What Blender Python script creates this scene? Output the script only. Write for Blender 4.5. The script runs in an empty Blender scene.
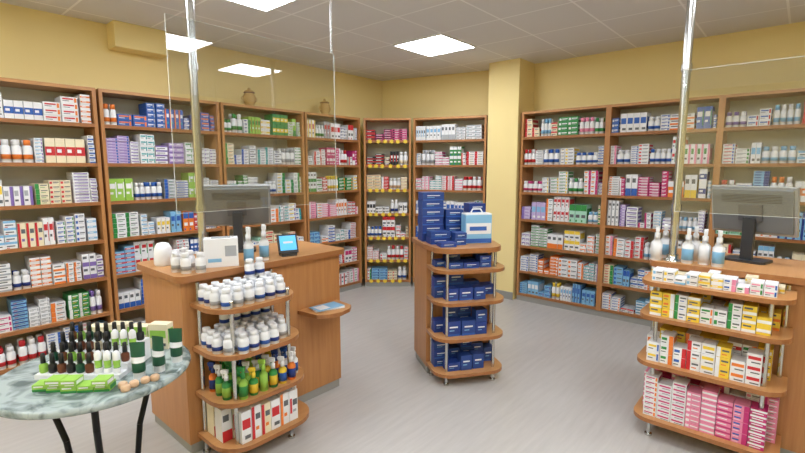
import bpy, math, random
from mathutils import Matrix, Vector
random.seed(5)
sc = bpy.context.scene
sc.view_settings.view_transform = 'Standard'

def lin(h):
    h = h.lstrip('#'); out = []
    for i in (0, 2, 4):
        c = int(h[i:i+2], 16)/255
        out.append(c/12.92 if c <= .04045 else ((c+.055)/1.055)**2.4)
    return (*out, 1)

# ------------------------------------------------------------ materials
MATS = {}
def mat(name, col='#ffffff', rough=.45, metal=0, emis=0):
    m = bpy.data.materials.new(name); m.use_nodes = True
    b = m.node_tree.nodes['Principled BSDF']
    b.inputs['Base Color'].default_value = lin(col)
    b.inputs['Roughness'].default_value = rough
    b.inputs['Metallic'].default_value = metal
    if emis:
        b.inputs['Emission Color'].default_value = lin(col)
        b.inputs['Emission Strength'].default_value = emis
    MATS[name] = m
    return m

for n, c in dict(white='#e4e6e8', blue='#2b5cae', navy='#1f3b86', lblue='#7fb6da', red='#c5282f',
                 green='#2f8a44', lgreen='#93c24f', orange='#e37c30', yellow='#e8c83c', pink='#e28aa8',
                 purple='#7a64a8', teal='#2c9a9c', grey='#a3a8ad', cream='#e4dabb', magenta='#bd2f72',
                 black='#1b1b1d', dgrey='#5a5e63', dgreen='#175038', beige='#d0ae8c', brown='#6b3a22',
                 cobalt='#234388', monitor_back='#6f757a', mint='#a8d8c4', lilac='#b9a6d2').items():
    mat(n, c)
mat('chrome', '#c9cac8', .22, 1)
mat('black_metal', '#151515', .4, .6)
mat('dark_plastic', '#33363a', .35)
mat('silver_plastic', '#a7abae', .35, .3)
mat('plinth_grey', '#9b9b96', .5, .2)
mat('panel_frame', '#e8e8e4', .5)
mat('light_emit', '#f3f7ff', .5, 0, 24.5)
mat('screen_blue', '#4fa8dd', .2, 0, .8)
mat('jar_ceramic', '#c7a566', .5)
mat('shelf_back', '#cfcdb9', .6)

def nodes(m):
    return m.node_tree.nodes, m.node_tree.links

def wood(name, c1, c2, axis, rough=.36):
    m = mat(name, c1, rough); N, L = nodes(m)
    tc = N.new('ShaderNodeTexCoord'); mp = N.new('ShaderNodeMapping')
    s = [26, 26, 26]; s[axis] = 1.6
    mp.inputs['Scale'].default_value = s
    nz = N.new('ShaderNodeTexNoise'); nz.inputs['Scale'].default_value = 1.5
    nz.inputs['Detail'].default_value = 5; nz.inputs['Roughness'].default_value = .6
    cr = N.new('ShaderNodeValToRGB')
    cr.color_ramp.elements[0].position = .3; cr.color_ramp.elements[0].color = lin(c2)
    cr.color_ramp.elements[1].position = .7; cr.color_ramp.elements[1].color = lin(c1)
    L.new(tc.outputs['Object'], mp.inputs[0]); L.new(mp.outputs[0], nz.inputs['Vector'])
    L.new(nz.outputs['Fac'], cr.inputs[0])
    L.new(cr.outputs[0], N['Principled BSDF'].inputs['Base Color'])
wood('wood_v', '#b98350', '#a97342', 2)
wood('wood_h', '#c3905d', '#b6814c', 1)
wood('wood_edge', '#a36d41', '#946035', 1)

def floor_mat():
    m = mat('floor_vinyl', '#c2bcb2', .33); N, L = nodes(m)
    tc = N.new('ShaderNodeTexCoord'); mp = N.new('ShaderNodeMapping')
    mp.inputs['Scale'].default_value = (14, 1.3, 1)
    mp.inputs['Rotation'].default_value = (0, 0, math.radians(90))
    nz = N.new('ShaderNodeTexNoise'); nz.inputs['Scale'].default_value = 2.2; nz.inputs['Detail'].default_value = 7
    nz.inputs['Roughness'].default_value = .65
    cr = N.new('ShaderNodeValToRGB')
    cr.color_ramp.elements[0].position = .32; cr.color_ramp.elements[0].color = lin('#b2afab')
    cr.color_ramp.elements[1].position = .68; cr.color_ramp.elements[1].color = lin('#bdbab6')
    L.new(tc.outputs['Object'], mp.inputs[0]); L.new(mp.outputs[0], nz.inputs['Vector'])
    L.new(nz.outputs['Fac'], cr.inputs[0]); L.new(cr.outputs[0], N['Principled BSDF'].inputs['Base Color'])
floor_mat()
def wall_mat():
    m = mat('wall_paint', '#efdb9b', .75); N, L = nodes(m)
    tc = N.new('ShaderNodeTexCoord')
    nz = N.new('ShaderNodeTexNoise'); nz.inputs['Scale'].default_value = 90; nz.inputs['Detail'].default_value = 3
    bp = N.new('ShaderNodeBump'); bp.inputs['Strength'].default_value = .15; bp.inputs['Distance'].default_value = .004
    L.new(tc.outputs['Object'], nz.inputs['Vector']); L.new(nz.outputs['Fac'], bp.inputs['Height'])
    L.new(bp.outputs[0], N['Principled BSDF'].inputs['Normal'])
wall_mat()
def ceil_mat():
    m = mat('ceiling_tiles', '#e0dcd4', .8); N, L = nodes(m)
    tc = N.new('ShaderNodeTexCoord'); mp = N.new('ShaderNodeMapping')
    mp.inputs['Location'].default_value = (3.2+6, -3.53+6.0, 0)
    br = N.new('ShaderNodeTexBrick'); br.offset = 0; br.squash = 1
    br.inputs['Scale'].default_value = 1; br.inputs['Brick Width'].default_value = .6
    br.inputs['Row Height'].default_value = .6; br.inputs['Mortar Size'].default_value = .009
    br.inputs['Mortar Smooth'].default_value = .2
    br.inputs['Color1'].default_value = lin('#dad9d8'); br.inputs['Color2'].default_value = lin('#dddcdb')
    br.inputs['Mortar'].default_value = lin('#f2f2f1')
    L.new(tc.outputs['Object'], mp.inputs[0]); L.new(mp.outputs[0], br.inputs['Vector'])
    L.new(br.outputs['Color'], N['Principled BSDF'].inputs['Base Color'])
ceil_mat()
def marble():
    m = mat('marble', '#d9dcdc', .2); N, L = nodes(m)
    tc = N.new('ShaderNodeTexCoord')
    nz = N.new('ShaderNodeTexNoise'); nz.inputs['Scale'].default_value = 9; nz.inputs['Detail'].default_value = 8
    nz.inputs['Distortion'].default_value = 1.6
    cr = N.new('ShaderNodeValToRGB')
    cr.color_ramp.elements[0].position = .38; cr.color_ramp.elements[0].color = lin('#5f6d6b')
    cr.color_ramp.elements[1].position = .58; cr.color_ramp.elements[1].color = lin('#a5b2b0')
    L.new(tc.outputs['Object'], nz.inputs['Vector']); L.new(nz.outputs['Fac'], cr.inputs[0])
    L.new(cr.outputs[0], N['Principled BSDF'].inputs['Base Color'])
marble()
def acrylic():
    m = bpy.data.materials.new('acrylic'); m.use_nodes = True; MATS['acrylic'] = m
    N, L = nodes(m); N.remove(N['Principled BSDF'])
    tr = N.new('ShaderNodeBsdfTransparent'); tr.inputs[0].default_value = (.94, .955, .955, 1)
    gl = N.new('ShaderNodeBsdfGlossy'); gl.inputs['Roughness'].default_value = .01
    lw = N.new('ShaderNodeLayerWeight'); lw.inputs[0].default_value = .5
    pw = N.new('ShaderNodeMath'); pw.operation = 'POWER'; pw.inputs[1].default_value = 4
    ma = N.new('ShaderNodeMath'); ma.operation = 'MULTIPLY_ADD'; ma.inputs[1].default_value = .6; ma.inputs[2].default_value = .085
    mx = N.new('ShaderNodeMixShader')
    L.new(lw.outputs['Facing'], pw.inputs[0]); L.new(pw.outputs[0], ma.inputs[0]); L.new(ma.outputs[0], mx.inputs[0])
    L.new(tr.outputs[0], mx.inputs[1]); L.new(gl.outputs[0], mx.inputs[2])
    L.new(mx.outputs[0], N['Material Output'].inputs[0])
acrylic()
mat('acrylic_edge', '#dfe6e6', .2)

# ------------------------------------------------------------ mesh builder
I4 = Matrix.Identity(4)
def T(x=0, y=0, z=0): return Matrix.Translation((x, y, z))
def RZ(d): return Matrix.Rotation(math.radians(d), 4, 'Z')
def RX(d): return Matrix.Rotation(math.radians(d), 4, 'X')
def RY(d): return Matrix.Rotation(math.radians(d), 4, 'Y')

class MB:
    def __init__(s): s.v = []; s.f = []; s.m = []; s.sm = []; s.names = []
    def mi(s, n):
        if n not in s.names: s.names.append(n)
        return s.names.index(n)
    def add(s, M, vs, fs, m, smooth=False):
        o = len(s.v)
        for p in vs: s.v.append(tuple(M @ Vector(p)))
        for i, f in enumerate(fs):
            s.f.append([o+k for k in f]); s.m.append(s.mi(m if isinstance(m, str) else m[i])); s.sm.append(smooth)
    def box(s, M, x0, x1, y0, y1, z0, z1, m):
        vs = [(x0,y0,z0),(x1,y0,z0),(x1,y1,z0),(x0,y1,z0),(x0,y0,z1),(x1,y0,z1),(x1,y1,z1),(x0,y1,z1)]
        fs = [(3,2,1,0),(4,5,6,7),(0,1,5,4),(1,2,6,5),(2,3,7,6),(3,0,4,7)]
        s.add(M, vs, fs, m)
    def prism(s, M, pts, z0, z1, m, medge=None):
        n = len(pts); vs = [(x,y,z0) for x,y in pts]+[(x,y,z1) for x,y in pts]
        s.add(M, vs, [tuple(reversed(range(n))), tuple(range(n, 2*n))], m)
        s.add(M, vs, [(i,(i+1)%n,n+(i+1)%n,n+i) for i in range(n)], medge or m)
    def lathe(s, M, prof, seg=14, m='white'):
        o = []
        for p in prof:
            for k in range(seg):
                a = 2*math.pi*k/seg; o.append((p[0]*math.cos(a), p[0]*math.sin(a), p[1]))
        fs = []; ms = []
        for i in range(len(prof)-1):
            mm = prof[i+1][2] if len(prof[i+1]) > 2 else m
            for k in range(seg):
                k2 = (k+1) % seg
                fs.append((i*seg+k, i*seg+k2, (i+1)*seg+k2, (i+1)*seg+k)); ms.append(mm)
        s.add(M, o, fs, ms, True)
        s.add(M, o[-seg:], [tuple(range(seg))], ms[-1]); s.add(M, o[:seg], [tuple(reversed(range(seg)))], ms[0])
    def cyl(s, M, r, z0, z1, m, seg=16): s.lathe(M, [(r,z0),(r,z1)], seg, m)
    def rod(s, a, b, r, m, seg=10):
        a = Vector(a); b = Vector(b); d = b-a
        M = Matrix.Translation(a) @ d.to_track_quat('Z', 'Y').to_matrix().to_4x4()
        s.cyl(M, r, 0, d.length, m, seg)
    def torus(s, M, R, r, m, n=16, k=6, sx=1):
        vs = []; fs = []
        for i in range(n):
            a = 2*math.pi*i/n
            for j in range(k):
                b = 2*math.pi*j/k; rr = R+r*math.cos(b)
                vs.append((rr*math.cos(a)*sx, rr*math.sin(a), r*math.sin(b)))
        for i in range(n):
            for j in range(k):
                fs.append((i*k+j, ((i+1)%n)*k+j, ((i+1)%n)*k+(j+1)%k, i*k+(j+1)%k))
        s.add(M, vs, fs, m, True)
    def carton(s, M, x, y, z, w, d, h, base, acc, pat, acc2=None):
        s.box(M, x, x+w, y, y+d, z, z+h, base)
        e = .0008
        def q(a, b, c, dd, m, lay=1):
            X0, X1, Z0, Z1 = x+a*w, x+b*w, z+c*h, z+dd*h
            yy = y-e*lay
            s.add(M, [(X0,yy,Z0),(X1,yy,Z0),(X1,yy,Z1),(X0,yy,Z1)], [(0,1,2,3)], m)
        txt = 'white' if base not in ('white', 'cream', 'yellow', 'lblue', 'mint') else 'dgrey'
        a2 = acc2 or acc
        if pat == 0: q(0,.3,0,1,acc); q(.4,.9,.58,.76,txt); q(.4,.75,.25,.36,a2)
        elif pat == 1: q(0,1,0,.34,acc); q(.1,.7,.62,.82,txt)
        elif pat == 2: q(0,1,.66,1,acc); q(.12,.8,.28,.45,txt); q(.1,.35,.05,.16,a2)
        elif pat == 3: q(.66,1,0,1,acc); q(.08,.5,.5,.78,a2); q(.08,.45,.22,.32,txt)
        elif pat == 4: q(.08,.92,.45,.76,acc); q(.3,.9,.12,.24,txt)
        elif pat == 5: q(0,1,.3,.66,acc); q(.15,.6,.42,.56,'white',2)
        elif pat == 6: q(.2,.8,.55,.65,'white'); q(.2,.55,.34,.4,'lblue'); q(0,1,0,.14,acc)
        elif pat == 7: q(.1,.75,.55,.78,acc); q(.1,.5,.3,.4,txt); q(.8,.94,.15,.85,a2)
        elif pat == 8: q(.06,.3,.25,.75,acc); q(.38,.92,.5,.7,txt); q(.38,.8,.28,.36,'grey')
        s.add(M, [(x+w+e,y+d*.1,z+h*.2),(x+w+e,y+d*.9,z+h*.2),(x+w+e,y+d*.9,z+h*.8),(x+w+e,y+d*.1,z+h*.8)], [(0,1,2,3)], acc)
    def bottle(s, M, r, h, lab, cap='white', body='white'):
        s.lathe(M, [(r*.92,0),(r,h*.04,body),(r,h*.16,body),(r*1.01,h*.16,lab),(r*1.01,h*.36,lab),(r*1.01,h*.38,'white'),(r*1.01,h*.58,'white'),(r,h*.6,body),(r,h*.68,body),
                    (r*.62,h*.76,body),(r*.62,h*.78,cap),(r*.72,h*.78,cap),(r*.72,h*.98,cap),(r*.65,h,cap)], 14)
    def spray(s, M, r, h, lab, cap='white', body='white'):
        s.lathe(M, [(r*.92,0),(r,h*.03,body),(r,h*.1,body),(r*1.01,h*.1,lab),(r*1.01,h*.42,lab),(r,h*.43,body),(r,h*.52,body),(r*.42,h*.64,body),
                    (r*.5,h*.64,cap),(r*.5,h*.8,cap),(r*.3,h*.82,cap),(r*.3,h*.88,cap)], 12)
        s.box(M, -r*1.05, r*.45, -r*.32, r*.32, h*.86, h, cap)
        s.box(M, -r*1.3, -r*1.05, -r*.15, r*.15, h*.9, h*.97, cap)
        s.box(M, -r*.9, -r*.72, -r*.2, r*.2, h*.7, h*.88, cap)
    def build(s, name, bevel=0, parent=None):
        me = bpy.data.meshes.new(name); me.from_pydata(s.v, [], s.f)
        for n in s.names: me.materials.append(MATS[n])
        me.polygons.foreach_set('material_index', s.m)
        me.polygons.foreach_set('use_smooth', s.sm)
        me.update()
        ob = bpy.data.objects.new(name, me); sc.collection.objects.link(ob)
        if parent: ob.parent = parent
        if bevel:
            b = ob.modifiers.new('bevel', 'BEVEL'); b.width = bevel; b.segments = 2; b.limit_method = 'ANGLE'; b.angle_limit = math.radians(50)
        return ob

CEIL = 2.77
# ------------------------------------------------------------ room shell
def simple(name, m, *boxes):
    b = MB()
    for bx in boxes: b.box(I4, *bx, m)
    return b.build(name)
simple('floor', 'floor_vinyl', (-4.7, 2.7, -2.6, 5.6, -.1, 0))
simple('ceiling', 'ceiling_tiles', (-4.7, 2.7, -2.6, 5.6, CEIL, CEIL+.1))
simple('wall_left', 'wall_paint', (-4.7, -4.6, -2.6, 5.0, 0, CEIL))
simple('wall_right', 'wall_paint', (2.6, 2.7, -2.6, 5.25, 0, CEIL))
simple('wall_front', 'wall_paint', (-4.6, 2.6, -2.6, -2.5, 0, CEIL))
simple('wall_back', 'wall_paint', (-2.5, 2.7, 5.25, 5.35, 0, CEIL))
b = MB(); b.prism(I4, [(-4.6,4.85),(-2.9,5.26),(-2.9,5.4),(-4.6,5.0)], 0, CEIL, 'wall_paint'); b.build('wall_corner')
b = MB(); b.box(I4, -2.89, -2.5, 4.87, 5.4, 0, CEIL, 'wall_paint'); b.build('column')
b = MB(); b.box(I4, -2.885, -2.5, 4.858, 4.87, 0, .09, 'plinth_grey'); b.build('baseboard_column')
b = MB(); b.box(I4, .36, 2.6, 5.238, 5.25, 0, .09, 'plinth_grey'); b.build('baseboard_back')
b = MB(); b.box(I4, -4.6, -4.588, -2.5, .2, 0, .09, 'plinth_grey'); b.build('baseboard_left')
b = MB(); b.box(I4, -4.6, -4.42, 1.44, 1.88, 2.56, CEIL, 'wall_paint'); b.build('wall_duct_box', .006)

def lamp(x, y):
    b = MB()
    b.box(I4, x, x+.6, y, y+.015, CEIL-.012, CEIL, 'panel_frame'); b.box(I4, x, x+.6, y+.585, y+.6, CEIL-.012, CEIL, 'panel_frame')
    b.box(I4, x, x+.015, y+.015, y+.585, CEIL-.012, CEIL, 'panel_frame'); b.box(I4, x+.585, x+.6, y+.015, y+.585, CEIL-.012, CEIL, 'panel_frame')
    b.box(I4, x+.015, x+.585, y+.015, y+.585, CEIL-.008, CEIL, 'light_emit')
    b.build('ceiling_light_panel')
for x, y in [(-3.2,3.53),(-3.27,1.55),(-.2,2.93),(-.8,1.73),(-3.2,-.07),(-.8,-.07),(1.0,1.13),(1.0,-.67),(-2.0,-1.87),(-3.2,-1.87)]:
    lamp(x, y)

# ------------------------------------------------------------ wall shelving
ROWS = [.09, .36, .66, .97, 1.28, 1.59, 1.90]
H = 2.18
def shelf_unit(M, w, depth=.3):
    b = MB(); t = .025
    b.box(M, 0, t, 0, depth, .06, H, 'wood_v'); b.box(M, w-t, w, 0, depth, .06, H, 'wood_v')
    b.box(M, 0, w, .012, depth, 0, .06, 'plinth_grey')
    b.box(M, t, w-t, depth-.012, depth, .06, H, 'shelf_back')
    b.box(M, t, w-t, .0, depth-.012, H-t, H, 'wood_h')
    for z in ROWS:
        b.box(M, t, w-t, .006, depth-.012, z-.022, z, 'wood_h')
        b.box(M, t, w-t, .002, .006, z-.026, z+.002, 'wood_edge')
    return b.build('wall_shelf_unit')

WILD = [('white','green'),('white','blue'),('white','lblue'),('white','teal'),('white','orange'),('mint','green'),('white','purple'),('lblue','blue'),('white','grey'),
        ('cream','green'),('white','yellow'),('blue','white'),('green','white'),('white','magenta'),('lilac','purple'),('white','navy')]
ACC2 = ['red','blue','green','orange','teal','purple','grey','yellow','navy']
def fill(b, M, w, z, avail, pairs, rnd, x0=.03, full=.9, depth=.2):
    x = x0; end = w-x0
    while x < end-.025:
        base, acc = rnd.choice(pairs) if rnd.random() < .72 else rnd.choice(WILD)
        a2 = rnd.choice(ACC2) if rnd.random() < .6 else acc
        kind = rnd.random()
        pat = rnd.randrange(9)
        if pat == 6: pat = 7
        if kind < .56:
            bw = rnd.uniform(.05, .115); bh = rnd.uniform(.022, .052); n = rnd.randint(1, 2)
            top = avail*rnd.uniform(.62, full+.05)
            for c in range(n):
                if x+bw > end: bw = end-x
                if bw < .025: break
                k = max(1, int(top/bh) - rnd.choice((0,0,0,1,2))); y = rnd.uniform(.01, .04)
                for i in range(k):
                    b.carton(M, x+rnd.uniform(-.002,.002), y+rnd.uniform(0,.01), z+.001+i*bh, bw-.005, depth*.85, bh-.0015, base, acc, pat, a2)
                x += bw
        elif kind < .84:
            bw = rnd.uniform(.03, .065); bh = min(avail*.9, rnd.uniform(.1, .21)); n = rnd.randint(2, 4); y = rnd.uniform(.01, .04)
            dbl = bh*2 < avail*.98
            for c in range(n):
                if x+bw > end: break
                for i in range(2 if dbl else 1):
                    b.carton(M, x, y+rnd.uniform(0,.01), z+.001+i*bh, bw-.003, depth*.8, bh-.001, base, acc, pat, a2)
                x += bw
        else:
            r = rnd.uniform(.018, .03); n = rnd.randint(2, 4); hh = min(avail*.85, rnd.uniform(.12, .2))
            for c in range(n):
                if x+2*r > end: break
                for k in range(2):
                    b.bottle(M @ T(x+r, .045+k*2.2*r, z+.001), r, hh, acc if acc != 'white' else 'blue', rnd.choice(['white', acc]))
                x += 2*r+.004
        x += rnd.choice([.001, .002, .004, .012])

def P(*a): return [tuple(s.split('/')) for s in a]
mixd = P('white/blue','white/red','white/green','white/orange','white/lblue','white/purple','cream/red','lblue/navy')
def unit(M, w, rows, seed, full=.9, tagrow=False):
    rnd = random.Random(seed)
    shelf_unit(M, w)
    b = MB()
    for i, z in enumerate(ROWS):
        nxt = ROWS[i+1]-.03 if i < 6 else H-.03
        fill(b, M, w, z, nxt-z, rows[i] or mixd, rnd, full=full)
        if tagrow:
            x = .05
            while x < w-.08:
                b.prism(M @ T(x+.03, -.003, z-.012) @ RX(90), [(.03*math.cos(a*math.pi/6)*(1 if a%2 else .7), .03*math.sin(a*math.pi/6)*(1 if a%2 else .7)) for a in range(12)], 0, .002, 'yellow')
                x += rnd.uniform(.07, .11)
    b.build('medicine_boxes')

MLf = lambda y: T(-4.28, y, 0) @ RZ(90)
unit(MLf(.30), .93, [mixd]*7, 11)
unit(MLf(1.25), 1.0, [P('white/lblue','white/blue','white/teal'), P('white/blue','lblue/white','white/red'), P('white/lblue','blue/white','white/red','lblue/red'),
     P('white/lblue','orange/blue','red/white','white/blue','white/green','white/orange'), P('white/blue','grey/blue','white/orange','lgreen/white','white/red'),
     P('lilac/purple','white/purple','white/green','white/purple'), P('blue/white','navy/yellow','blue/orange','blue/white')], 12)
unit(MLf(2.27), .97, [mixd, mixd, mixd, P('white/orange','white/red','white/purple','white/teal'), P('white/yellow','white/grey','white/green','green/white'),
     P('white/blue','white/grey','white/green','white/purple'), P('lgreen/green','white/green','green/yellow','white/lgreen')], 13, .75)
unit(MLf(3.26), .85, [P('white/red','white/pink'), P('red/white','white/red','white/magenta'), P('white/red','white/orange','white/blue'), P('white/red','white/orange','pink/white'),
     P('white/yellow','red/white','white/green'), P('white/red','white/red','magenta/white'), P('white/red','white/blue','grey/red')], 14, .75)
unit(T(-4.26, 4.15, 0) @ RZ(41), .6, [P('cream/red','red/white'), P('white/red','yellow/red'), P('cream/brown','white/red'), P('white/black','magenta/white'), P('cream/beige','red/white'),
     P('black/red','brown/cream'), P('red/black','magenta/black','white/red')], 15, .66, True)
unit(T(-3.79, 4.57, 0) @ RZ(19), .93, [mixd, mixd, P('white/red','red/white'), P('white/green','white/blue'), P('white/pink','white/red','white/teal'),
     P('red/white','white/red','white/grey'), P('white/grey','white/orange','white/lblue')], 16, .66)
unit(T(-2.47, 4.9, 0), .94, [P('lblue/white','white/lblue','lblue/blue','white/lblue'), P('white/orange','orange/white','white/orange','white/teal'), P('white/yellow','white/green','cream/lgreen','white/orange'),
     P('white/red','white/lblue','white/orange','lilac/lblue'), P('white/green','white/magenta','green/white','white/green'),
     P('white/red','white/blue','white/grey','white/red'), P('white/red','cream/red','white/pink','white/green')], 17, .86)
unit(T(-1.53, 4.9, 0), .94, [P('lblue/white','white/red','white/blue'), P('white/pink','white/blue','white/lblue'), P('white/pink','white/purple','white/orange','white/red'),
     P('white/lblue','white/purple','white/grey','lilac/purple'), P('orange/white','yellow/orange','magenta/white','white/orange','white/blue'), P('white/red','white/pink','white/blue','lblue/white'),
     P('blue/white','white/blue','navy/red','white/blue')], 18, .9)
unit(T(-.59, 4.9, 0), .94, [mixd]*7, 19)

for x, y in [(-4.42, 2.66), (-4.42, 3.66)]:
    b = MB()
    b.lathe(T(x, y, H), [(.045,0),(.05,.012),(.038,.02),(.058,.05),(.064,.085),(.06,.12),(.045,.135),(.045,.142),(.056,.145,'brown'),(.056,.152,'brown'),(.04,.168),(.014,.176),(.016,.19),(.008,.2)], 20, 'jar_ceramic')
    b.torus(T(x, y-.066, H+.085) @ RY(90), .022, .005, 'jar_ceramic', 12); b.torus(T(x, y+.066, H+.085) @ RY(90), .022, .005, 'jar_ceramic', 12)
    b.build('apothecary_jar')

# ------------------------------------------------------------ counters with curved display racks
RZS = [.12, .36, .61, .85]
def dshape(w, d, r=.16, n=7):
    pts = [(w, 0), (0, 0)]
    for i in range(n+1):
        a = math.pi+ (math.pi/2)*i/n
        pts.append((r+r*math.cos(a), -d+r+r*math.sin(a)))
    for i in range(n+1):
        a = 1.5*math.pi + (math.pi/2)*i/n
        pts.append((w-r+r*math.cos(a), -d+r+r*math.sin(a)))
    return pts
def rack(M, w=.56, d=.29, zs=RZS, taper=0, r=.16, finial=True, parent=None):
    b = MB(); top = zs[-1]
    for i, z in enumerate(zs):
        ww = w - taper*i
        b.prism(M, dshape(ww, d-.01*i*(taper > 0), r), z-.024, z, 'wood_h', 'wood_edge')
    we = w - taper*3
    for px, py in [(.035,-.02),(we-.035,-.02),(.09,-d+.07),(we-.09,-d+.07)]:
        if py > -.1: b.cyl(M @ T(px,py,0), .011, 0, .955, 'chrome', 12)
        else:
            b.cyl(M @ T(px,py,0), .011, 0, .962 if not finial else top+.03, 'chrome', 12)
            if finial: b.lathe(M @ T(px,py,top+.03), [(.015,0),(.015,.01),(.004,.016)], 12, 'chrome')
        b.cyl(M @ T(px,py,0), .02, 0, .012, 'chrome', 12)
        for z in zs: b.cyl(M @ T(px,py,z), .016, -.034, -.024, 'chrome', 12)
    return b.build('display_rack', 0, parent)

def rounded(x0, x1, y0, y1, r, n=5):
    pts = []
    for cx, cy, a0 in [(x1-r,y1-r,0),(x0+r,y1-r,90),(x0+r,y0+r,180),(x1-r,y0+r,270)]:
        for i in range(n+1):
            a = math.radians(a0+90*i/n); pts.append((cx+r*math.cos(a), cy+r*math.sin(a)))
    return pts
def counter(M, x0, x1, y0, y1, slab):
    b = MB()
    b.box(M, x0, x1, y0, y1, .06, .962, 'wood_v')
    b.box(M, x0+.01, x1-.01, y0+.01, y1-.01, 0, .06, 'plinth_grey')
    b.prism(M, slab, .965, 1.0, 'wood_h', 'wood_edge')
    b.box(M, x0+.015, x1-.015, y0+.015, y1-.015, .96, .967, 'wood_edge')
    return b
b = counter(I4, -2.91, -2.39, 1.0, 2.08, rounded(-2.94, -2.35, .97, 2.12, .05))
for z in (.3, .6, .8): b.box(I4, -2.914, -2.91, 1.03, 2.05, z, z+.006, 'brown')
b.prism(I4, [(-2.39,1.72),(-2.22,1.74),(-2.17,1.8),(-2.15,1.88),(-2.17,1.97),(-2.22,2.03),(-2.39,2.05)], .62, .644, 'wood_h', 'wood_edge')
ob = b.build('pharmacy_counter', .003)
MR = T(-2.385, 1.04, 0) @ RZ(90)
rack(MR, .58, .33, taper=.022, parent=ob)
# centre stand, turned toward the entrance
Mc = T(-2.045, 2.625, 0) @ RZ(55)
WC = .54
out = dshape(WC-.02, .25, .14)[2:]
slabc = [(-.02,.36), (-.02, 0)] + out + [(WC+.0, 0), (WC+.0,.36)]
b = counter(Mc, 0, WC-.02, .004, .34, slabc)
ob = b.build('display_stand', .003)
rack(Mc, WC, .27, r=.13, zs=[.1,.36,.62,.85], finial=False, parent=ob)
# right counter
b = counter(I4, -.64, .75, 3.07, 3.6, rounded(-.67, .78, 3.03, 3.63, .05))
ob = b.build('pharmacy_counter', .003)
QZ = [.13, .46, .73, .925]
MQ = T(-.66, 3.065, 0)
rack(MQ, .68, .28, zs=QZ, r=.1, finial=False, parent=ob)

# ------------------------------------------------------------ poles & acrylic screens
def pole(x, y):
    b = MB()
    b.cyl(T(x,y,0), .023, 1.0, CEIL, 'chrome', 20)
    b.lathe(T(x,y,1.0), [(.05,0),(.05,.008),(.032,.014),(.032,.04)], 20, 'chrome')
    b.lathe(T(x,y,CEIL), [(.035,-.03),(.035,-.012),(.05,-.008),(.05,0)], 20, 'chrome')
    for z in (1.3, 2.1): b.cyl(T(x,y,z), .029, 0, .04, 'chrome', 20)
    b.build('chrome_pole')
pole(-2.65, 1.25); pole(-.56, 3.12)
def chain(x, y, z0):
    b = MB(); z = z0; i = 0
    while z < CEIL-.005:
        b.torus(T(x,y,z) @ RZ(90*(i%2)) @ RX(90), .009, .0022, 'chrome', 10, 5)
        z += .0145; i += 1
    b.build('hanging_chain')
def screen(x0, x1, y0, y1, z0, z1, ax):
    b = MB(); b.box(I4, x0, x1, y0, y1, z0, z1, 'acrylic')
    e = .0015
    if ax == 'y': b.box(I4, x0, x1, y1, y1+e, z0, z1, 'acrylic_edge'); b.box(I4, x0, x1, y0-e, y0, z0, z1, 'acrylic_edge')
    else: b.box(I4, x0-e, x0, y0, y1, z0, z1, 'acrylic_edge'); b.box(I4, x1, x1+e, y0, y1, z0, z1, 'acrylic_edge')
    b.box(I4, x0, x1, y0, y1, z1, z1+e, 'acrylic_edge'); b.box(I4, x0, x1, y0, y1, z0-e, z0, 'acrylic_edge')
    b.build('acrylic_screen')
screen(-2.62, -2.615, 1.1, 2.26, 1.30, 2.36, 'y'); chain(-2.6175, 2.24, 2.376)
screen(-.56, .75, 3.082, 3.087, 1.30, 2.1, 'x'); chain(.7, 3.0845, 2.116)

# ------------------------------------------------------------ counter objects
def monitor(M, tilt=-14):
    b = MB()
    b.prism(M, rounded(-.11, .11, -.08, .08, .03), 0, .014, 'dark_plastic')
    b.box(M, -.03, .03, .0, .03, .012, .26, 'dark_plastic')
    S = M @ T(0, -.02, .3) @ RX(tilt)
    b.box(S, -.215, .215, -.012, .012, -.14, .15, 'silver_plastic')
    b.box(S, -.205, .205, -.014, -.012, -.13, .14, 'black')
    b.box(S, -.2, .2, .012, .03, -.12, .135, 'monitor_back')
    b.box(S, -.06, .06, .03, .045, -.05, .05, 'dgrey')
    for k in range(6): b.box(S, -.15, .15, .03, .032, .06+.009*k, .064+.009*k, 'dark_plastic')
    b.build('computer_monitor', .003)
monitor(T(-2.83, 1.58, 1.0) @ RZ(-122), -20)
monitor(T(-.22, 3.4, 1.0) @ RZ(165))

b = MB()
M = T(-2.47, 1.27, 1.0) @ RZ(62)
b.box(M, -.09, .09, -.05, .05, .001, .16, 'white')
b.box(M, -.07, .0, -.0508, -.05, .03, .05, 'lblue'); b.box(M, .02, .08, -.0508, -.05, .06, .12, 'grey')
b.box(M, -.05, .05, -.02, .02, .16, .166, 'grey')
b.build('dispenser_box', .004)
for x, y in [(-2.4,1.4),(-2.43,1.52)]:
    b = MB(); b.spray(T(x,y,1.0) @ RZ(160), .029, .215, 'lblue'); b.build('spray_bottle')
b = MB(); M = T(-2.44, 1.7, 1.0) @ RZ(70)
b.prism(M, rounded(-.05,.05,-.035,.055,.012), 0, .02, 'dark_plastic')
S = M @ T(0, .01, .075) @ RX(-22)
b.box(S, -.062, .062, -.008, .012, -.06, .06, 'black'); b.box(S, -.052, .052, -.0095, -.008, -.045, .05, 'screen_blue'); b.box(S, -.03, .03, -.0105, -.0095, .0, .012, 'white')
b.build('payment_terminal', .002)
b = MB()
for x, y in [(-2.5,1.03),(-2.43,1.05),(-2.57,1.06),(-2.39,1.11),(-2.49,1.1),(-2.6,1.12)]:
    b.bottle(T(x,y,1.0), .026, .108, 'grey')
b.build('ointment_bottles')
b = MB(); b.lathe(T(-2.74,1.06,1.0), [(.045,0),(.05,.01),(.05,.06),(.045,.1),(.03,.125),(.01,.13)], 20, 'white'); b.build('white_canister')
b = MB()
M = T(-2.29, 1.88, .644) @ RZ(80)
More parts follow.
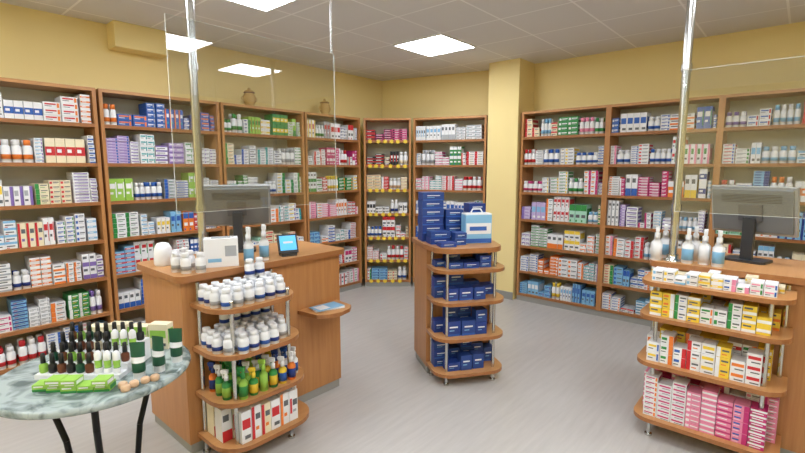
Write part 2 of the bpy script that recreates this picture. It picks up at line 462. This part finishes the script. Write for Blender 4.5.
for i in range(5): b.box(M @ RZ(i*3-6), -.1, .1, -.06, .06, .001+i*.002, .0025+i*.002, 'white' if i < 4 else 'lblue')
b.box(M @ RZ(6), -.08, .0, -.04, .04, .0105, .0112, 'white')
b.build('leaflets')

b = MB(); rnd = random.Random(3)
for z, ys in ((.85, (-.06,-.12,-.18,-.24)), (.61, (-.06,-.12,-.18,-.24,-.28))):
    for j, y in enumerate(ys):
        n = 7 if y > -.2 else (6 if y > -.25 else 4)
        for i in range(n):
            x = .05 + (i + {7:0,6:.4,4:1.3}[n])*.063
            b.bottle(MR @ T(x+rnd.uniform(-.004,.004), y, z), .028, .1 if z > .8 else .105, rnd.choice(['navy','navy','blue','grey']))
for i in range(5): b.bottle(MR @ T(.14+i*.062, -.09, .61+.105), .027, .095, 'navy')
for i in range(2): b.bottle(MR @ T(.3+i*.062, -.09, .85+.1), .027, .1, 'navy')
b.build('pill_bottles')
b = MB()
cols = [('lgreen','green'),('green','lgreen'),('lgreen','lgreen'),('yellow','green'),('blue','yellow'),('navy','orange'),('orange','white'),('blue','white')]
for j, y in enumerate((-.07,-.14,-.21,-.27)):
    n = 8 if y > -.22 else 6
    for i in range(n):
        c = cols[min(7, i)] if rnd.random() > .25 else rnd.choice(cols)
        b.spray(MR @ T(.07+(i+(0 if n == 8 else 1))*.06, y, .36) @ RZ(-60), .023, .165+rnd.uniform(-.02,.01), c[0], 'white' if rnd.random()<.6 else c[0], c[1])
b.build('sun_spray_bottles')
b = MB()
for j, y in enumerate((-.29,-.2,-.11)):
    x = .1 if j == 0 else .04
    while x < (.44 if j == 0 else .5):
        p = rnd.choice(P('white/red','white/orange','cream/red','white/red'))
        b.carton(MR, x, y, .121, .055, .075, .175+rnd.uniform(-.01,.01), p[0], p[1], rnd.choice([0,1,4,8]), 'orange'); x += .059
b.build('syrup_boxes')

# centre stand products : navy cartons
b = MB()
for z, lim in zip([.1,.36,.62,.85], [.2,.21,.19,.095]):
    for j, y in enumerate((-.215,-.105)):
        x = .09 if j == 0 else .03
        while x < (.36 if j == 0 else .42):
            w = rnd.choice([.09,.11,.12]); hh = rnd.choice([.062,.075,.09,.11]) if lim > .1 else .044
            top = 0; k = int(lim/hh)-(rnd.random()<.4)
            if z < .2 and x < .2 and j == 0: k = 1
            for i in range(max(1,k)):
                b.carton(Mc, x+rnd.uniform(-.002,.002), y+rnd.uniform(0,.015), z+.001+top, w-.005, .085, hh-.002, rnd.choice(['navy','navy','cobalt']), rnd.choice(['blue','cobalt']), 6); top += hh
            x += w
b.build('blue_cartons')
b = MB()
for (x, y, w, d, h, n) in [(.0,.12,.17,.13,.062,6),(.02,-.03,.15,.12,.045,2),(.18,-.1,.09,.1,.045,2),(.18,.1,.14,.12,.06,4),(.38,.14,.14,.12,.07,4),(.05,-.17,.12,.1,.03,1)]:
    for i in range(n): b.carton(Mc, x+(i%2)*.004, y, 1.001+i*h, w-.004, d, h-.002, rnd.choice(['navy','cobalt']), 'blue', 6)
b.build('medicine_cartons')
b = MB(); M = Mc @ T(.385, .0, 1.0) @ RZ(-4)
b.box(M, -.1, .1, -.055, .055, .001, .21, 'lblue')
b.box(M, -.095, .095, -.0565, -.055, .07, .15, 'white'); b.box(M, -.07, .06, -.0575, -.0565, .095, .125, 'blue'); b.box(M, -.1,.1,-.0565,-.055,.004,.035,'blue')
b.prism(M @ T(0,.0,.21), [(-.1,-.05),(.1,-.05),(.1,.05),(-.1,.05)], 0, .01, 'white')
for k in (-.05,.05): b.rod(M @ Vector((k,0,.215)), M @ Vector((k*.6,0,.25)), .005, 'white')
b.rod(M @ Vector((-.032,0,.25)), M @ Vector((.032,0,.25)), .005, 'white')
b.build('tissue_pack')

def rackfill(M, w, spec, name):
    b = MB()
    for z, pairs, bw, bh, lim in spec:
        for j, y in enumerate((-.24,-.12)):
            x = .06 if j == 0 else .03; e = w-.06 if j == 0 else w-.03
            while x+bw < e+.02:
                p = rnd.choice(pairs); k = max(1, int(lim/bh)-(rnd.random()<.45)); pt = rnd.choice([0,1,2,3,4,5,7,8]); a2 = rnd.choice(['red','green','orange','blue'])
                for i in range(k): b.carton(M, x, y+rnd.uniform(0,.006), z+.001+i*bh, bw-.003, .1, bh-.001, p[0], p[1], pt, a2)
                x += bw
    b.build(name)
rackfill(MQ, .68, [(.925, P('white/yellow','white/lblue','cream/yellow','white/pink'), .055, .032, .07), (.73, P('yellow/white','white/yellow','yellow/orange','white/green'), .06, .045, .15),
                  (.46, P('white/yellow','white/orange','yellow/white','white/red'), .065, .055, .19), (.13, P('pink/white','magenta/white','white/pink','white/magenta','pink/magenta'), .07, .03, .24)], 'vitamin_boxes')
b = MB()
for i, (x, y) in enumerate([(-.64,3.08),(-.48,3.09),(-.4,3.11),(-.33,3.09),(-.46,3.2),(-.62,3.2)]):
    b.spray(T(x,y,1.0) @ RZ(100), .03, .205, 'lblue' if i % 2 else 'white', 'white')
b.build('disinfectant_bottles')

# ------------------------------------------------------------ marble bistro table
TC = (-2.064, .52); TZ = .76
MT = T(TC[0], TC[1], 0) @ RZ(41)
b = MB()
b.lathe(MT, [(.32,TZ-.03),(.335,TZ-.026),(.34,TZ-.015),(.337,TZ-.004),(.33,TZ)], 64, 'marble')
b.torus(MT @ T(0,0,TZ-.04), .2, .01, 'black_metal', 32)
b.torus(MT @ T(0,0,.28), .13, .008, 'black_metal', 32)
for a in (-60, 60, 180):
    pr = []
    for z, r in [(TZ-.03,.22),(.6,.2),(.45,.15),(.3,.13),(.15,.17),(.05,.23),(0.012,.27)]:
        pr.append((r*math.cos(math.radians(a)), r*math.sin(math.radians(a)), z))
    for p, q in zip(pr, pr[1:]): b.rod(MT @ Vector(p), MT @ Vector(q), .012, 'black_metal')
    b.lathe(MT @ T(pr[-1][0], pr[-1][1], 0), [(.02,0),(.022,.008),(.014,.02)], 12, 'black_metal')
b.build('bistro_table')
M = MT @ T(.03, .02, TZ)
b = MB()
for k in range(4): b.box(M, -.2, .12, -.12+k*.055, -.12+(k+1)*.055, 0, .018+k*.022, 'white')
disp = b.build('tiered_display')
b = MB()
pc = ['black','brown','dgreen','black','dgreen','brown','lgreen','dgreen','black','cream','lgreen']
for k in range(4):
    for i in range(9):
        c = rnd.choice(pc)
        if k in (0, 2) and i > 5:
            b.lathe(M @ T(-.182+i*.035, -.12+k*.055+.027, .018+k*.022), [(.013,0,'white'),(.013,.02,'white'),(.011,.021,'dgreen'),(.013,.05,'lgreen'),(.013,.075,'white'),(.006,.085,'white')], 10)
        else:
            b.lathe(M @ T(-.182+i*.035, -.12+k*.055+.027, .018+k*.022), [(.012,0,c),(.0145,.004,c),(.0145,.03,c),(.008,.037,c),(.009,.038,'black'),(.0075,.074,'black'),(.005,.076,'black')], 10)
b.build('nail_polish_bottles', 0, disp)
b = MB()
for i in range(5):
    b.carton(MT @ T(-.1+i*.055, -.21+abs(i-2)*.006, TZ) @ RZ(8), 0, 0, .001, .052, .05, .024, 'lgreen', 'green', 1)
    if i in (1, 2, 4): b.carton(MT @ T(-.1+i*.055, -.21, TZ) @ RZ(5), 0, 0, .026, .052, .05, .022, 'lgreen', 'white', 4)
b.build('cosmetic_boxes')
b = MB()
def tube(M, h, r, body):
    seg = 14
    prof = [(.02,.02,0,'white'),(.02,.02,.025,'white'),(r,r,.027,body),(r,r,.045,body),(r*1.02,r*.85,h*.45,body),(r*1.08,r*.8,h*.46,'white'),(r*1.1,r*.55,h*.6,'white'),(r*1.15,r*.3,h*.85,body),(r*1.2,.002,h,body)]
    vs = []; fs = []; ms = []
    for a, c, z, _ in prof:
        for k in range(seg):
            t = 2*math.pi*k/seg; vs.append((a*math.cos(t), c*math.sin(t), z))
    for i in range(len(prof)-1):
        for k in range(seg):
            fs.append((i*seg+k, i*seg+(k+1)%seg, (i+1)*seg+(k+1)%seg, (i+1)*seg+k)); ms.append(prof[i+1][3])
    b.add(M, vs, fs, ms, True)
for dx, dy, a in [(.215,-.08,10),(.26,-.02,-15),(.285,.07,5)]: tube(MT @ T(dx,dy,TZ) @ RZ(a), .14, .023, 'dgreen')
b.build('cream_tubes')
b = MB()
for dx, dy in [(.2,-.16),(.235,-.15),(.26,-.12),(.285,-.1),(.225,-.185)]:
    b.lathe(MT @ T(dx,dy,TZ), [(.014,0),(.016,.003),(.016,.016,'beige'),(.012,.02,'beige')], 12, 'beige')
b.build('cosmetic_testers')
b = MB()
for i in range(4): b.carton(MT @ T(-.17+i*.09, .2, TZ) @ RZ(-4), 0, 0, .001, .085, .05, .1+.01*(i%2), 'cream', 'lgreen', [0,4,2,4][i])
b.build('skincare_boxes')

# ------------------------------------------------------------ world & camera
w = bpy.data.worlds.new('world'); sc.world = w; w.use_nodes = True
w.node_tree.nodes['Background'].inputs[0].default_value = (.8, .85, 1, 1); w.node_tree.nodes['Background'].inputs[1].default_value = .3
cam = bpy.data.cameras.new('camera'); co = bpy.data.objects.new('camera', cam); sc.collection.objects.link(co)
co.location = (0, 0, 1.55); co.rotation_euler = (math.radians(90-7.2), 0, math.radians(41))
cam.sensor_width = 36; cam.lens = 460/805*36; cam.clip_start = .05
sc.camera = co
